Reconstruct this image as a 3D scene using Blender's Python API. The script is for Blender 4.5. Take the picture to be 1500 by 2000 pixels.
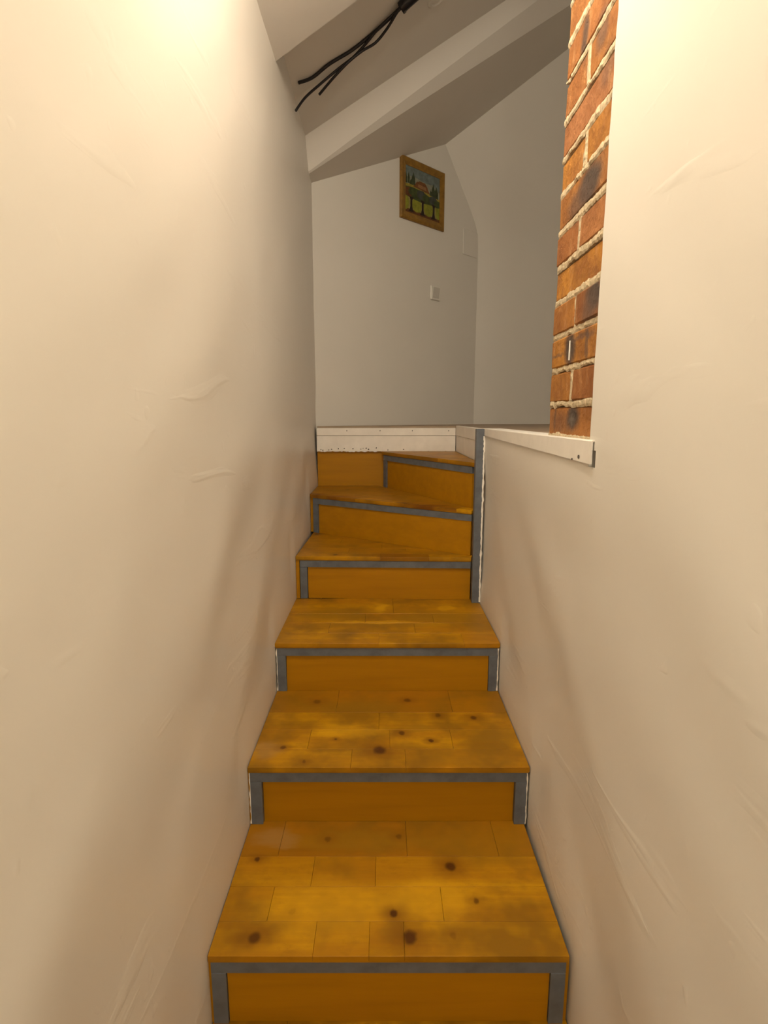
import bpy, bmesh, math, random
from mathutils import Vector, Matrix, noise

# ------------------------------------------------------------------ camera, light, exposure
scene = bpy.context.scene
for o in list(bpy.data.objects):
    bpy.data.objects.remove(o, do_unlink=True)
COL = scene.collection
EYE = 1.53                                    # lens height above the lower floor

cam_d = bpy.data.cameras.new('camera')
cam_d.sensor_fit = 'VERTICAL'
cam_d.sensor_height = 36.0
cam_d.lens = 1060.0 / 2000.0 * 36.0
cam_d.clip_start = 0.02
cam = bpy.data.objects.new('camera', cam_d)
COL.objects.link(cam)
cam.location = (0, 0, EYE)
cam.rotation_euler = (math.radians(90 - 9.9), 0, 0)
scene.camera = cam

world = bpy.data.worlds.new('world')
scene.world = world
world.use_nodes = True
world.node_tree.nodes['Background'].inputs[0].default_value = (1.0, 0.80, 0.55, 1)
world.node_tree.nodes['Background'].inputs[1].default_value = 0.0

def point_lamp(name, loc, power, radius, color):
    d = bpy.data.lights.new(name, 'POINT')
    d.energy = power
    d.shadow_soft_size = radius
    d.color = color
    o = bpy.data.objects.new(name, d)
    COL.objects.link(o)
    o.location = loc
    return o

# the warm lamp under the sloping ceiling, just above the top of the picture
point_lamp('stair_lamp', (0.03, 0.93, EYE + 1.24), 15.8, 0.12, (1.0, 0.872, 0.69))
# added fill light behind the camera, lifts the lower walls and risers
point_lamp('hall_fill', (0.0, -1.45, EYE + 0.55), 16.0, 0.12, (1.0, 0.872, 0.69))
# added dim fill round the corner, brightens the partition and far wall
point_lamp('landing_fill', (1.45, 1.10, EYE + 0.75), 4.5, 0.12, (1.0, 0.872, 0.69))

vs = scene.view_settings
vs.view_transform = 'Standard'
vs.look = 'None'
vs.exposure = 1.0
vs.gamma = 1.0
vs.use_curve_mapping = False

# ------------------------------------------------------------------ node helpers
class NT:
    def __init__(self, name):
        self.mat = bpy.data.materials.new(name)
        self.mat.use_nodes = True
        self.t = self.mat.node_tree
        self.b = self.t.nodes['Principled BSDF']
    def n(self, typ, **kw):
        nd = self.t.nodes.new(typ)
        for k, v in kw.items():
            setattr(nd, k, v)
        return nd
    def l(self, a, b):
        self.t.links.new(a, b)
    def val(self, sock, v):
        if hasattr(v, 'links'):
            self.l(v, sock)
        else:
            sock.default_value = v
    def math(self, op, a, b=None, c=None, clamp=False):
        nd = self.n('ShaderNodeMath', operation=op, use_clamp=clamp)
        self.val(nd.inputs[0], a)
        if b is not None: self.val(nd.inputs[1], b)
        if c is not None: self.val(nd.inputs[2], c)
        return nd.outputs[0]
    def mix(self, fac, a, b, mode='MIX'):
        nd = self.n('ShaderNodeMix', data_type='RGBA', blend_type=mode)
        self.val(nd.inputs[0], fac)
        self.val(nd.inputs[6], a)
        self.val(nd.inputs[7], b)
        return nd.outputs[2]
    def noise(self, vec, scale, detail=4, rough=0.55, dist=0.0):
        nd = self.n('ShaderNodeTexNoise')
        nd.inputs['Scale'].default_value = scale
        nd.inputs['Detail'].default_value = detail
        nd.inputs['Roughness'].default_value = rough
        nd.inputs['Distortion'].default_value = dist
        if vec is not None: self.l(vec, nd.inputs['Vector'])
        return nd
    def ramp(self, fac, stops, interp='LINEAR'):
        nd = self.n('ShaderNodeValToRGB')
        e = nd.color_ramp.elements
        nd.color_ramp.interpolation = interp
        while len(e) < len(stops): e.new(0.5)
        for el, (p, c) in zip(e, stops):
            el.position = p
            el.color = c if len(c) == 4 else (*c, 1)
        self.l(fac, nd.inputs[0])
        return nd.outputs[0]
    def mapping(self, vec, loc=(0, 0, 0), rot=(0, 0, 0), scale=(1, 1, 1)):
        nd = self.n('ShaderNodeMapping')
        nd.inputs[1].default_value = loc
        nd.inputs[2].default_value = rot
        nd.inputs[3].default_value = scale
        self.l(vec, nd.inputs[0])
        return nd.outputs[0]
    def spot(self, vec, c, r, soft=0.5):
        """1 inside an ellipsoid of radii r round c, 0 outside, soft rim"""
        m = self.n('ShaderNodeVectorMath', operation='SUBTRACT')
        self.l(vec, m.inputs[0]); m.inputs[1].default_value = c
        d = self.n('ShaderNodeVectorMath', operation='DIVIDE')
        self.l(m.outputs[0], d.inputs[0]); d.inputs[1].default_value = r
        ln = self.n('ShaderNodeVectorMath', operation='LENGTH')
        self.l(d.outputs[0], ln.inputs[0])
        mr = self.n('ShaderNodeMapRange', interpolation_type='SMOOTHSTEP')
        self.l(ln.outputs['Value'], mr.inputs[0])
        mr.inputs[1].default_value = 1.0 + soft
        mr.inputs[2].default_value = 1.0 - soft
        return mr.outputs[0]
    def bump(self, h, strength, dist, prev=None):
        nd = self.n('ShaderNodeBump')
        nd.inputs['Strength'].default_value = strength
        nd.inputs['Distance'].default_value = dist
        self.l(h, nd.inputs['Height'])
        if prev is not None: self.l(prev, nd.inputs['Normal'])
        return nd.outputs[0]
    def obj_coord(self, obj=None):
        nd = self.n('ShaderNodeTexCoord')
        if obj is not None: nd.object = obj
        return nd.outputs['Object']
    def done(self, color=None, rough=None, normal=None, spec=None):
        if color is not None: self.val(self.b.inputs['Base Color'], color if hasattr(color, 'links') else (*color, 1))
        if rough is not None: self.val(self.b.inputs['Roughness'], rough)
        if normal is not None: self.l(normal, self.b.inputs['Normal'])
        if spec is not None: self.b.inputs['Specular IOR Level'].default_value = spec
        return self.mat

def mat_plaster(name, base, rough, streak=1.0, spec=0.4):
    m = NT(name)
    v = m.obj_coord()
    big = m.noise(v, 2.2, 3)
    fine = m.noise(v, 60, 3)
    tr = m.noise(m.mapping(v, rot=(-0.66, 0, 0), scale=(4, 2.2, 11)), 1.2, 3, 0.5, 0.6)   # trowel strokes
    pim = m.noise(v, 30, 1, 0.4)
    pimr = m.ramp(pim.outputs[0], [(0.72, (0, 0, 0)), (0.80, (1, 1, 1))])
    col = m.ramp(big.outputs[0], [(0.3, tuple(c * 0.965 for c in base)), (0.7, base)])
    trr = m.ramp(tr.outputs[0], [(0.61, (0, 0, 0)), (0.72, (1, 1, 1))])
    b1 = m.bump(trr, 0.12 * streak, 0.006)
    b2 = m.bump(fine.outputs[0], 0.05 * streak, 0.002, b1)
    b3 = m.bump(pimr, 0.25 * streak, 0.0015, b2)
    return m.done(col, rough, b3, spec)

M = {}
M['plaster'] = mat_plaster('plaster_gloss', (0.80, 0.765, 0.70), 0.36)
M['drywall'] = mat_plaster('drywall_matt', (0.78, 0.755, 0.70), 0.75, 0.35, 0.25)
M['ceiling'] = mat_plaster('ceiling_matt', (0.76, 0.73, 0.68), 0.8, 0.3, 0.2)

def mat_simple(name, base, rough, nscale=25, var=0.12, bump=0.15, spec=0.4, metallic=0.0):
    m = NT(name)
    v = m.obj_coord()
    a = m.noise(v, nscale, 4)
    col = m.ramp(a.outputs[0], [(0.3, tuple(c * (1 - var) for c in base)), (0.7, tuple(min(1, c * (1 + var)) for c in base))])
    nb = m.bump(a.outputs[0], bump, 0.002)
    m.b.inputs['Metallic'].default_value = metallic
    return m.done(col, rough, nb, spec)

M['white_trim'] = mat_simple('white_trim_paint', (0.84, 0.80, 0.74), 0.45, 18, 0.05)
M['smear'] = mat_simple('white_paint_smear', (0.86, 0.83, 0.76), 0.6, 60, 0.05, 0.3)
M['ochre'] = None
M['steel'] = mat_simple('grey_painted_steel', (0.125, 0.140, 0.162), 0.42, 30, 0.18, 0.15)
M['dark'] = mat_simple('dark_gap', (0.03, 0.025, 0.02), 0.8)
M['rubber'] = mat_simple('black_cable_sheath', (0.012, 0.010, 0.011), 0.45, 40, 0.2)
M['tape'] = mat_simple('black_tape', (0.009, 0.008, 0.010), 0.35, 40, 0.2)
M['plastic'] = mat_simple('white_plastic', (0.80, 0.78, 0.72), 0.35, 12, 0.03, 0.02)
M['rocker'] = mat_simple('greyed_white_plastic', (0.62, 0.60, 0.55), 0.35, 12, 0.03, 0.02)
M['screw'] = mat_simple('dull_screw', (0.12, 0.11, 0.10), 0.4, 30, 0.2, 0.1, 0.5, 0.6)
M['mortar'] = mat_simple('cream_mortar', (0.55, 0.45, 0.30), 0.9, 140, 0.25, 0.9, 0.15)
M['landing'] = mat_simple('brown_landing_floor', (0.33, 0.24, 0.16), 0.5, 9, 0.2)
M['lowfloor'] = mat_simple('brown_floor_boards', (0.36, 0.24, 0.12), 0.45, 9, 0.2)

# ------------------------------------------------------------------ mesh helpers
def Z(z):
    return z + EYE

def link(name, me, mat=None, parent=None, smooth=False):
    o = bpy.data.objects.new(name, me)
    COL.objects.link(o)
    if mat is not None:
        for mm in (mat if isinstance(mat, (list, tuple)) else [mat]):
            me.materials.append(mm)
    if parent is not None:
        o.parent = parent
        if parent.type == 'EMPTY' or True:
            o.location = -parent_world(parent)
    if smooth:
        for p in me.polygons: p.use_smooth = True
    return o

PW = {}
def parent_world(o):
    w = Vector(o.location)
    while o.parent is not None:
        o = o.parent
        w += Vector(o.location)
    return w

def recentre(o):
    """put the object's origin at its own base centre, geometry staying where it is"""
    me = o.data
    xs = [v.co for v in me.vertices]
    c = Vector(((min(v.x for v in xs) + max(v.x for v in xs)) / 2,
                (min(v.y for v in xs) + max(v.y for v in xs)) / 2,
                min(v.z for v in xs)))
    me.transform(Matrix.Translation(-c))
    o.location = Vector(o.location) + c
    return o

def mesh_from(name, verts, faces):
    me = bpy.data.meshes.new(name)
    me.from_pydata([tuple(v) for v in verts], [], faces)
    me.update()
    return me

def fix_normals(me):
    bm = bmesh.new(); bm.from_mesh(me)
    bmesh.ops.recalc_face_normals(bm, faces=bm.faces)
    bm.to_mesh(me); bm.free()

def add(name, verts, faces, mat, parent=None, smooth=False, centre=True):
    me = mesh_from(name, verts, faces)
    fix_normals(me)
    o = link(name, me, mat, parent, smooth)
    if centre: recentre(o)
    return o

def poly_area(p):
    return 0.5 * sum(p[i][0] * p[(i + 1) % len(p)][1] - p[(i + 1) % len(p)][0] * p[i][1] for i in range(len(p)))

def inset(poly, d):
    n = len(poly); out = []
    for i in range(n):
        a, b, c = Vector(poly[i - 1]), Vector(poly[i]), Vector(poly[(i + 1) % n])
        e1 = (b - a).normalized(); e2 = (c - b).normalized()
        n1 = Vector((-e1.y, e1.x)); n2 = Vector((-e2.y, e2.x))
        k = 1 + n1.dot(n2)
        out.append(tuple(b + (n1 + n2) * (d / max(k, 0.3))))
    return out

def prism_data(poly, z0, z1, bev=0.0):
    """vertical prism over a convex polygon, upper rim chamfered by bev"""
    if poly_area(poly) < 0: poly = poly[::-1]
    n = len(poly)
    rings = [(poly, z0), (poly, z1 - bev)]
    if bev > 0: rings.append((inset(poly, bev), z1))
    v = [(x, y, z) for pl, z in rings for x, y in pl]
    f = [tuple(range(n))[::-1]]
    for r in range(len(rings) - 1):
        for i in range(n):
            j = (i + 1) % n
            f.append((r * n + i, r * n + j, (r + 1) * n + j, (r + 1) * n + i))
    f.append(tuple((len(rings) - 1) * n + i for i in range(n)))
    return v, f

def box_data(x0, x1, y0, y1, z0, z1, bev=0.0):
    """box with all 12 edges chamfered by bev"""
    if bev <= 0:
        return prism_data([(x0, y0), (x1, y0), (x1, y1), (x0, y1)], z0, z1)
    bm = bmesh.new()
    bmesh.ops.create_cube(bm, size=1)
    for v in bm.verts:
        v.co = Vector(((x0 + x1) / 2 + v.co.x * (x1 - x0), (y0 + y1) / 2 + v.co.y * (y1 - y0), (z0 + z1) / 2 + v.co.z * (z1 - z0)))
    bmesh.ops.bevel(bm, geom=bm.edges[:], offset=bev, segments=1, affect='EDGES')
    bm.verts.ensure_lookup_table()
    v = [tuple(q.co) for q in bm.verts]
    f = [tuple(q.index for q in fc.verts) for fc in bm.faces]
    bm.free()
    return v, f

def box(name, x0, x1, y0, y1, z0, z1, mat, parent=None, bev=0.0):
    v, f = box_data(x0, x1, y0, y1, z0, z1, bev)
    return add(name, v, f, mat, parent)

def hexa(name, c8, mat, parent=None, centre=True):
    """c8: four bottom corners then four top corners, same order"""
    f = [(3, 2, 1, 0), (4, 5, 6, 7), (0, 1, 5, 4), (1, 2, 6, 5), (2, 3, 7, 6), (3, 0, 4, 7)]
    return add(name, c8, f, mat, parent, centre=centre)

def clip(poly, p, nrm):
    """part of a convex polygon where (q-p).nrm >= 0"""
    out = []
    n = len(poly)
    for i in range(n):
        a, b = poly[i], poly[(i + 1) % n]
        da = (a[0] - p[0]) * nrm[0] + (a[1] - p[1]) * nrm[1]
        db = (b[0] - p[0]) * nrm[0] + (b[1] - p[1]) * nrm[1]
        if da >= 0: out.append(a)
        if (da > 0 > db) or (da < 0 < db):
            t = da / (da - db)
            out.append((a[0] + t * (b[0] - a[0]), a[1] + t * (b[1] - a[1])))
    res = []
    for q in out:
        if not res or (abs(q[0] - res[-1][0]) + abs(q[1] - res[-1][1])) > 1e-5: res.append(q)
    if len(res) > 2 and (abs(res[0][0] - res[-1][0]) + abs(res[0][1] - res[-1][1])) < 1e-5: res.pop()
    return res if len(res) > 2 else []

def empty(name, loc):
    o = bpy.data.objects.new(name, None)
    COL.objects.link(o)
    o.location = loc
    o.empty_display_size = 0.1
    return o

def tag(o, label, cat, group=None):
    o['label'] = label; o['category'] = cat
    if group: o['group'] = group
    return o

def struct(o, label=None, cat=None):
    o['kind'] = 'structure'
    if label: o['label'] = label
    if cat: o['category'] = cat
    return o

def frange(a, b, step):
    n = max(1, round((b - a) / step))
    return [a + (b - a) * i / n for i in range(n + 1)]

# ------------------------------------------------------------------ the setting
XL, XR = -0.349, 0.3725           # plaster faces of the two stair walls
YB = 2.82                         # far end of the stairwell
YP = 0.985                        # where the plastered right wall stops and the bare brick begins
LAND = -0.046                     # landing floor, relative to the lens
FLOOR = -EYE
K = 0.65                          # pitch of the roof: it climbs to the right

def roofz(x, z0):
    return z0 + K * (x + 0.34)

def plaster_wall(name, ys, zs, xf, keep, thick, side, mat, seed):
    """rough hand-plastered wall: a grid over depth and height with slow undulations; side +1 = solid lies to +x"""
    idx = {}; verts = []; faces = []
    def vert(i, j):
        if (i, j) not in idx:
            y, z = ys[i], zs[j]
            idx[(i, j)] = len(verts)
            verts.append((xf(y, z, seed), y, Z(z)))
        return idx[(i, j)]
    for i in range(len(ys) - 1):
        for j in range(len(zs) - 1):
            if keep((ys[i] + ys[i + 1]) / 2, (zs[j] + zs[j + 1]) / 2):
                q = [vert(i, j), vert(i + 1, j), vert(i + 1, j + 1), vert(i, j + 1)]
                faces.append(q if side < 0 else q[::-1])
    nv = len(verts)
    front = list(faces)
    cnt = {}
    for f in front:
        for a, b in zip(f, f[1:] + f[:1]):
            cnt[(a, b)] = 1
    verts += [(xw + side * thick, y, z) for xw, y, z in [(XL if side < 0 else XR, v[1], v[2]) for v in verts[:nv]]]
    for f in front: faces.append([k + nv for k in f[::-1]])
    for (a, b) in cnt:
        if (b, a) not in cnt: faces.append([b, a, a + nv, b + nv])
    o = add(name, verts, faces, mat, smooth=False)
    me = o.data
    for p in me.polygons: p.use_smooth = True
    me.set_sharp_from_angle(angle=math.radians(40))
    me.update()
    return o

def undulate(y, z, seed):
    p = Vector((seed, y * 1.5 + z * 0.9, z * 1.1 - y * 0.35))
    ca, sa = math.cos(math.radians(38)), math.sin(math.radians(38))
    al, ac = y * ca + z * sa, -y * sa + z * ca          # trowelled along the pitch of the stairs
    low = 0.45 + 0.55 / (1 + math.exp((z + 0.15) * 7))
    q = Vector((seed + 7, al * 1.3, ac * 4.6))
    q2 = Vector((seed + 17, al * 3.0, ac * 9.0))
    r = Vector((seed + 3, y * 9, z * 9))
    return 0.0045 * noise.noise(p) + low * (0.0085 * noise.noise(q) + 0.0030 * noise.noise(q2)) + 0.0006 * noise.noise(r)

def smooth01(t):
    t = min(1.0, max(0.0, t))
    return t * t * (3 - 2 * t)
STEP_Y = [(0.215, -1.365), (0.553, -1.200), (0.893, -1.035), (1.237, -0.870), (1.620, -0.705), (2.040, -0.533), (2.50, -0.352)]
def hug(y, z):
    """0 where the plaster is finished tight against the steps, 1 on the open wall"""
    zt = -1.53
    for k, (ys_, zs_) in enumerate(STEP_Y):
        if y >= ys_ - 0.03: zt = zs_
    return smooth01((z - zt - 0.01) / 0.16)

zs_l = frange(FLOOR, 1.30, 0.03)
ys_l = frange(-2.4, 2.90, 0.03)
wl = plaster_wall('wall_left', ys_l, zs_l, lambda y, z, s: XL + 0.0030 + hug(y, z) * (-0.0070 + undulate(y, z, s)), lambda y, z: True, 0.12, -1, M['plaster'], 1.3)
struct(wl, 'long hand-plastered cream wall on the side of the stairs opposite the brick pillar', 'wall')

ys_r = frange(-2.4, YP, 0.03) + frange(YP, YB + 0.06, 0.03)[1:]
zs_r = frange(FLOOR, -0.058, 0.03) + frange(-0.058, 1.66, 0.03)[1:]
def xr(y, z, s):
    w = hug(y, z) * (1 - smooth01((y - 0.75) / 0.3) * smooth01((z + 0.30) / 0.2))
    return XR - 0.0022 + w * (0.0062 + undulate(y, z, s))
wr = plaster_wall('wall_right', ys_r, zs_r, xr, lambda y, z: (y < YP or z < -0.058) and not (YP - 0.032 < y < YP and -0.088 < z < -0.058), 0.25, 1, M['plaster'], 21.7)
for v in wr.data.vertices:                       # ragged plaster edge against the brick
    yy = v.co.y + wr.location.y
    zz = v.co.z + wr.location.z
    if abs(yy - YP) < 1e-3 and zz > Z(-0.06):
        v.co.y += 0.004 * noise.noise(Vector((3.1, zz * 22, 0))) + 0.0015 * noise.noise(Vector((9.1, zz * 70, 0)))
struct(wr, 'cream plastered wall that ends in the brick pillar and runs on below the landing edge', 'wall')

struct(box('floor', -0.47, 0.62, -2.5, 3.0, -0.06, 0.0, M['lowfloor']), 'lower floor at the foot of the stairs', 'floor')
struct(box('wall_front', -0.47, 0.62, -2.52, -2.4, 0, Z(1.9), M['plaster']), 'plastered end wall of the lower hall', 'wall')

# landing at the top: an L round the stairwell
lv, lf = [], []
for (x0, x1, y0, y1) in ((-0.345, XR, YB + 0.012, 4.3), (XR + 0.0, 2.7, -0.4, 4.3)):
    v, f = box_data(x0, x1, y0, y1, Z(LAND - 0.10), Z(LAND))
    lf += [tuple(k + len(lv) for k in q) for q in f]; lv += v
# the part beside the stairs starts behind the plastered wall
lv, lf = [], []
for (x0, x1, y0, y1) in ((-0.345, XR + 0.012, YB + 0.012, 4.3), (XR + 0.012, XR + 0.255, YP + 0.002, 4.3), (XR + 0.255, 2.7, -0.4, 4.3)):
    v, f = box_data(x0, x1, y0, y1, Z(-0.0575), Z(LAND))
    lf += [tuple(k + len(lv) for k in q) for q in f]; lv += v
struct(add('floor', lv, lf, M['landing']), 'brown floor of the upper landing', 'floor')

# diagonal partition with the picture
D1 = Vector((0.742, 0.682)).normalized()
N1 = Vector((D1.y, -D1.x))                        # towards the stairs
O1 = Vector((-0.345, 2.89))
def on_p1(s, z, out=0.0):
    p = O1 + D1 * s + N1 * out
    return (p.x, p.y, Z(z))
S_K = 1.300; Z_K = 1.187                          # corner with the far wall, and where the far wall starts to lean
C_BASE = O1 + D1 * S_K
A_TOP = O1 + D1 * 1.009
zA = 1.612
v = []
pl = [(-0.02, -0.09), (S_K + 0.06, -0.09), (S_K + 0.06, Z_K), (1.30, 1.85), (-0.02, 1.60)]
for out in (0.0, -0.10):
    v += [on_p1(s, z, out) for s, z in pl]
n = len(pl)
f = [tuple(range(n)), tuple(range(2 * n - 1, n - 1, -1))] + [(i, (i + 1) % n, n + (i + 1) % n, n + i) for i in range(n)]
struct(add('wall_back', v, f, M['drywall']), 'pale partition wall above the stairs carrying the framed painting', 'wall')

# far wall: upright below, bending over into the roof slope above
D2 = Vector((1.0, 0.133)).normalized()
L2 = 2.3
def lean(z):
    w = 0.035
    return -0.48 * w * math.log(1 + math.exp(min(40, (z - Z_K) / w)))
zz2 = [-0.09, 0.5, 0.9] + frange(1.0, 1.4, 0.02) + [1.6, 2.0, 2.5, 3.0, 3.4]
v, f = [], []
for z in zz2:
    for t in (-0.55, L2):
        q = C_BASE + D2 * t
        v.append((q.x, q.y + lean(z), Z(z)))
nz = len(zz2)
v += [(x, y + 0.10, z) for x, y, z in v]
for i in range(nz - 1):
    f += [(2 * i, 2 * i + 1, 2 * i + 3, 2 * i + 2), (2 * nz + 2 * i, 2 * nz + 2 * i + 2, 2 * nz + 2 * i + 3, 2 * nz + 2 * i + 1)]
    f += [(2 * i, 2 * i + 2, 2 * nz + 2 * i + 2, 2 * nz + 2 * i), (2 * i + 1, 2 * nz + 2 * i + 1, 2 * nz + 2 * i + 3, 2 * i + 3)]
f += [(0, 2 * nz, 2 * nz + 1, 1), (2 * nz - 2, 2 * nz - 1, 4 * nz - 1, 4 * nz - 2)]
wf = add('wall_far', v, f, M['drywall'])
for p in wf.data.polygons: p.use_smooth = True
wf.data.set_sharp_from_angle(angle=math.radians(40))
struct(wf, 'pale far wall of the landing room beside the brick pillar, leaning in under the roof', 'wall')
struct(box('wall_side', 2.6, 2.72, -0.45, 4.4, Z(-0.09), Z(3.4), M['drywall']), 'side wall of the landing room', 'wall')
struct(box('wall_near', XR + 0.255, 2.7, -0.50, -0.38, Z(-0.09), Z(3.4), M['drywall']), 'near wall of the landing room', 'wall')

# roof lining in three strips that climb to the right
X0, X1 = -0.46, 2.72
def yb2(x): return 2.700 + 0.10 * (x + 0.34)      # where the recess meets the face of the lower strip
def yb3(x): return 2.785 + 0.14 * (x + 0.34)      # lower arris of that face
TH = 0.16
def strip(name, ya, yb, z0, label, ybu=None):
    lo = [(X0, ya(X0), Z(roofz(X0, z0))), (X1, ya(X1), Z(roofz(X1, z0))), (X1, yb(X1), Z(roofz(X1, z0))), (X0, yb(X0), Z(roofz(X0, z0)))]
    ya2 = ybu or ya
    hi = [(X0, ya2(X0), Z(roofz(X0, z0) + TH)), (X1, ya2(X1), Z(roofz(X1, z0) + TH)), (X1, yb(X1), Z(roofz(X1, z0) + TH)), (X0, yb(X0), Z(roofz(X0, z0) + TH))]
    return struct(hexa(name, lo + hi, M['ceiling']), label, 'ceiling')
strip('ceiling', lambda x: -2.55, lambda x: 1.986, 1.145, 'sloping ceiling strip over the lower flight of the stairs')
strip('ceiling', lambda x: 1.90, lambda x: yb3(x) + 0.02, 1.258, 'recessed sloping ceiling strip where the black cables hang')
strip('ceiling', yb3, lambda x: 4.5, 1.135, 'lower sloping ceiling strip that meets the picture wall',
      ybu=lambda x: yb2(x) - (TH - 0.123) / 0.123 * (yb3(x) - yb2(x)))

# ------------------------------------------------------------------ wood materials
STAIR = empty('staircase', (0.0, 0.55, 0.0))
tag(STAIR, 'narrow winding staircase of amber pine treads on a grey steel frame', 'staircase')

def mat_wood(name, rot, knots, blots):
    m = NT(name)
    v = m.obj_coord(STAIR)
    info = m.n('ShaderNodeObjectInfo')
    rnd = info.outputs['Random']
    sep = m.n('ShaderNodeSeparateColor')
    m.l(info.outputs['Color'], sep.inputs[0])
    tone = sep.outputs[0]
    r = m.mapping(v, rot=(0, 0, rot))
    comb = m.n('ShaderNodeCombineXYZ')
    m.l(m.math('MULTIPLY', rnd, 7.0), comb.inputs[0]); m.l(m.math('MULTIPLY', rnd, 31.0), comb.inputs[1])
    off = m.n('ShaderNodeVectorMath', operation='ADD')
    m.l(r, off.inputs[0]); m.l(comb.outputs[0], off.inputs[1])
    o = off.outputs[0]
    g1 = m.noise(m.mapping(o, scale=(2.2, 60, 60)), 1.0, 5, 0.6, 0.6)
    g2 = m.noise(m.mapping(o, scale=(1.2, 14, 14)), 1.0, 3, 0.5, 1.2)
    big = m.noise(v, 7.0, 3, 0.6)
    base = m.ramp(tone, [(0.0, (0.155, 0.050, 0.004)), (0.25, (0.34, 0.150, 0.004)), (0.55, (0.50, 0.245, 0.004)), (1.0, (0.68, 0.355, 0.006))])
    c = m.mix(m.ramp(g1.outputs[0], [(0.35, (0.45, 0.45, 0.45)), (0.65, (0, 0, 0))]), base, (0.33, 0.135, 0.004, 1))
    c = m.mix(m.ramp(g2.outputs[0], [(0.40, (0.6, 0.6, 0.6)), (0.62, (0, 0, 0))]), c, (0.38, 0.155, 0.005, 1))
    c = m.mix(m.ramp(big.outputs[0], [(0.44, (0, 0, 0)), (0.64, (0.90, 0.90, 0.90))]), c, (0.25, 0.118, 0.006, 1))
    mot = m.noise(m.mapping(v, scale=(1, 1.8, 1)), 24, 4, 0.65)
    c = m.mix(m.ramp(mot.outputs[0], [(0.50, (0, 0, 0)), (0.72, (0.55, 0.55, 0.55))]), c, (0.30, 0.130, 0.005, 1))
    dn = m.noise(v, 38, 2)
    dv = m.n('ShaderNodeVectorMath', operation='MULTIPLY_ADD')
    m.l(dn.outputs['Color'], dv.inputs[0]); dv.inputs[1].default_value = (0.012, 0.012, 0); m.l(v, dv.inputs[2])
    off2 = m.n('ShaderNodeVectorMath', operation='SUBTRACT')
    m.l(dv.outputs[0], off2.inputs[0]); off2.inputs[1].default_value = (0.006, 0.006, 0)
    d = off2.outputs[0]
    ox, oy = STAIR.location.x, STAIR.location.y
    wn = m.noise(m.mapping(v, scale=(1, 2.2, 1)), 11, 4, 0.6)
    wv = m.n('ShaderNodeVectorMath', operation='MULTIPLY_ADD')
    m.l(wn.outputs['Color'], wv.inputs[0]); wv.inputs[1].default_value = (0.11, 0.075, 0); m.l(v, wv.inputs[2])
    wo = m.n('ShaderNodeVectorMath', operation='SUBTRACT')
    m.l(wv.outputs[0], wo.inputs[0]); wo.inputs[1].default_value = (0.055, 0.0375, 0)
    for (x, y, rx, ry, st, colr) in blots:
        s = m.spot(wo.outputs[0], (x - ox, y - oy, 0.7), (rx, ry, 50), 0.45)
        c = m.mix(m.math('MULTIPLY', s, st), c, (*colr, 1))
    for (x, y, rr, st) in knots:
        halo = m.spot(d, (x - ox, y - oy, 0.7), (rr * 2.6, rr * 1.8, 50), 0.75)
        c = m.mix(m.math('MULTIPLY', halo, 0.65 * st), c, (0.19, 0.070, 0.004, 1))
        core = m.spot(d, (x - ox, y - oy, 0.7), (rr * 0.80, rr * 0.9, 50), 0.45)
        c = m.mix(m.math('MULTIPLY', core, 0.85 * st), c, (0.060, 0.016, 0.003, 1))
    nb = m.bump(g1.outputs[0], 0.10, 0.002)
    return m.done(c, 0.38, nb, 0.20)

def mat_ochre():
    m = NT('ochre_stained_board')
    v = m.obj_coord()
    g = m.noise(m.mapping(v, scale=(2, 20, 22)), 1.5, 4, 0.55, 0.4)
    info = m.n('ShaderNodeObjectInfo')
    c = m.ramp(g.outputs[0], [(0.3, (0.375, 0.165, 0.002)), (0.7, (0.44, 0.200, 0.002))])
    nb = m.bump(g.outputs[0], 0.06, 0.002)
    return m.done(c, 0.45, nb, 0.22)
M['ochre'] = mat_ochre()

SL = (0.30, 0.15, 0.008); HL = (0.70, 0.37, 0.010); GR = (0.37, 0.21, 0.07)
KN1 = [(0.156, 1.108, 0.0149, 1), (0.022, 0.987, 0.0104, 1), (0.052, 0.933, 0.0165, 1), (-0.261, 0.931, 0.0145, 0.9), (-0.301, 1.129, 0.0076, 0.9),
       (0.036, 1.2, 0.0092, 0.5), (-0.14, 1.19, 0.0091, 0.5), (0.2, 1.016, 0.0078, 0.75), (0.14, 0.936, 0.008, 0.3), (-0.195, 0.99, 0.008, 0.2)]
BL1 = [(-0.08, 1.19, 0.20, 0.030, 0.55, SL), (0.25, 1.17, 0.13, 0.055, 0.40, SL), (-0.27, 1.19, 0.05, 0.03, 0.5, GR),
       (0.10, 1.02, 0.10, 0.05, 0.5, HL), (-0.12, 1.00, 0.14, 0.07, 0.4, HL), (0.02, 0.945, 0.03, 0.022, 0.6, SL)]
KN2 = [(-0.011, 1.31, 0.0188, 1), (0.13, 1.352, 0.0078, 1), (0.263, 1.467, 0.0120, 0.9), (-0.271, 1.321, 0.0089, 0.8), (-0.134, 1.361, 0.0052, 0.8),
       (0.072, 1.567, 0.0115, 0.7), (0.05, 1.388, 0.0100, 0.8), (0.159, 1.481, 0.0095, 0.7), (-0.207, 1.56, 0.0134, 0.6), (-0.204, 1.262, 0.006, 0.6)]
BL2 = [(-0.05, 1.305, 0.05, 0.028, 0.5, SL), (-0.12, 1.53, 0.16, 0.035, 0.35, SL), (0.10, 1.41, 0.06, 0.016, 0.55, SL), (0.30, 1.38, 0.07, 0.04, 0.4, SL),
       (-0.10, 1.40, 0.09, 0.03, 0.4, HL), (-0.31, 1.31, 0.03, 0.04, 0.5, GR), (0.20, 1.29, 0.10, 0.03, 0.3, SL)]
KN3 = []
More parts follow.
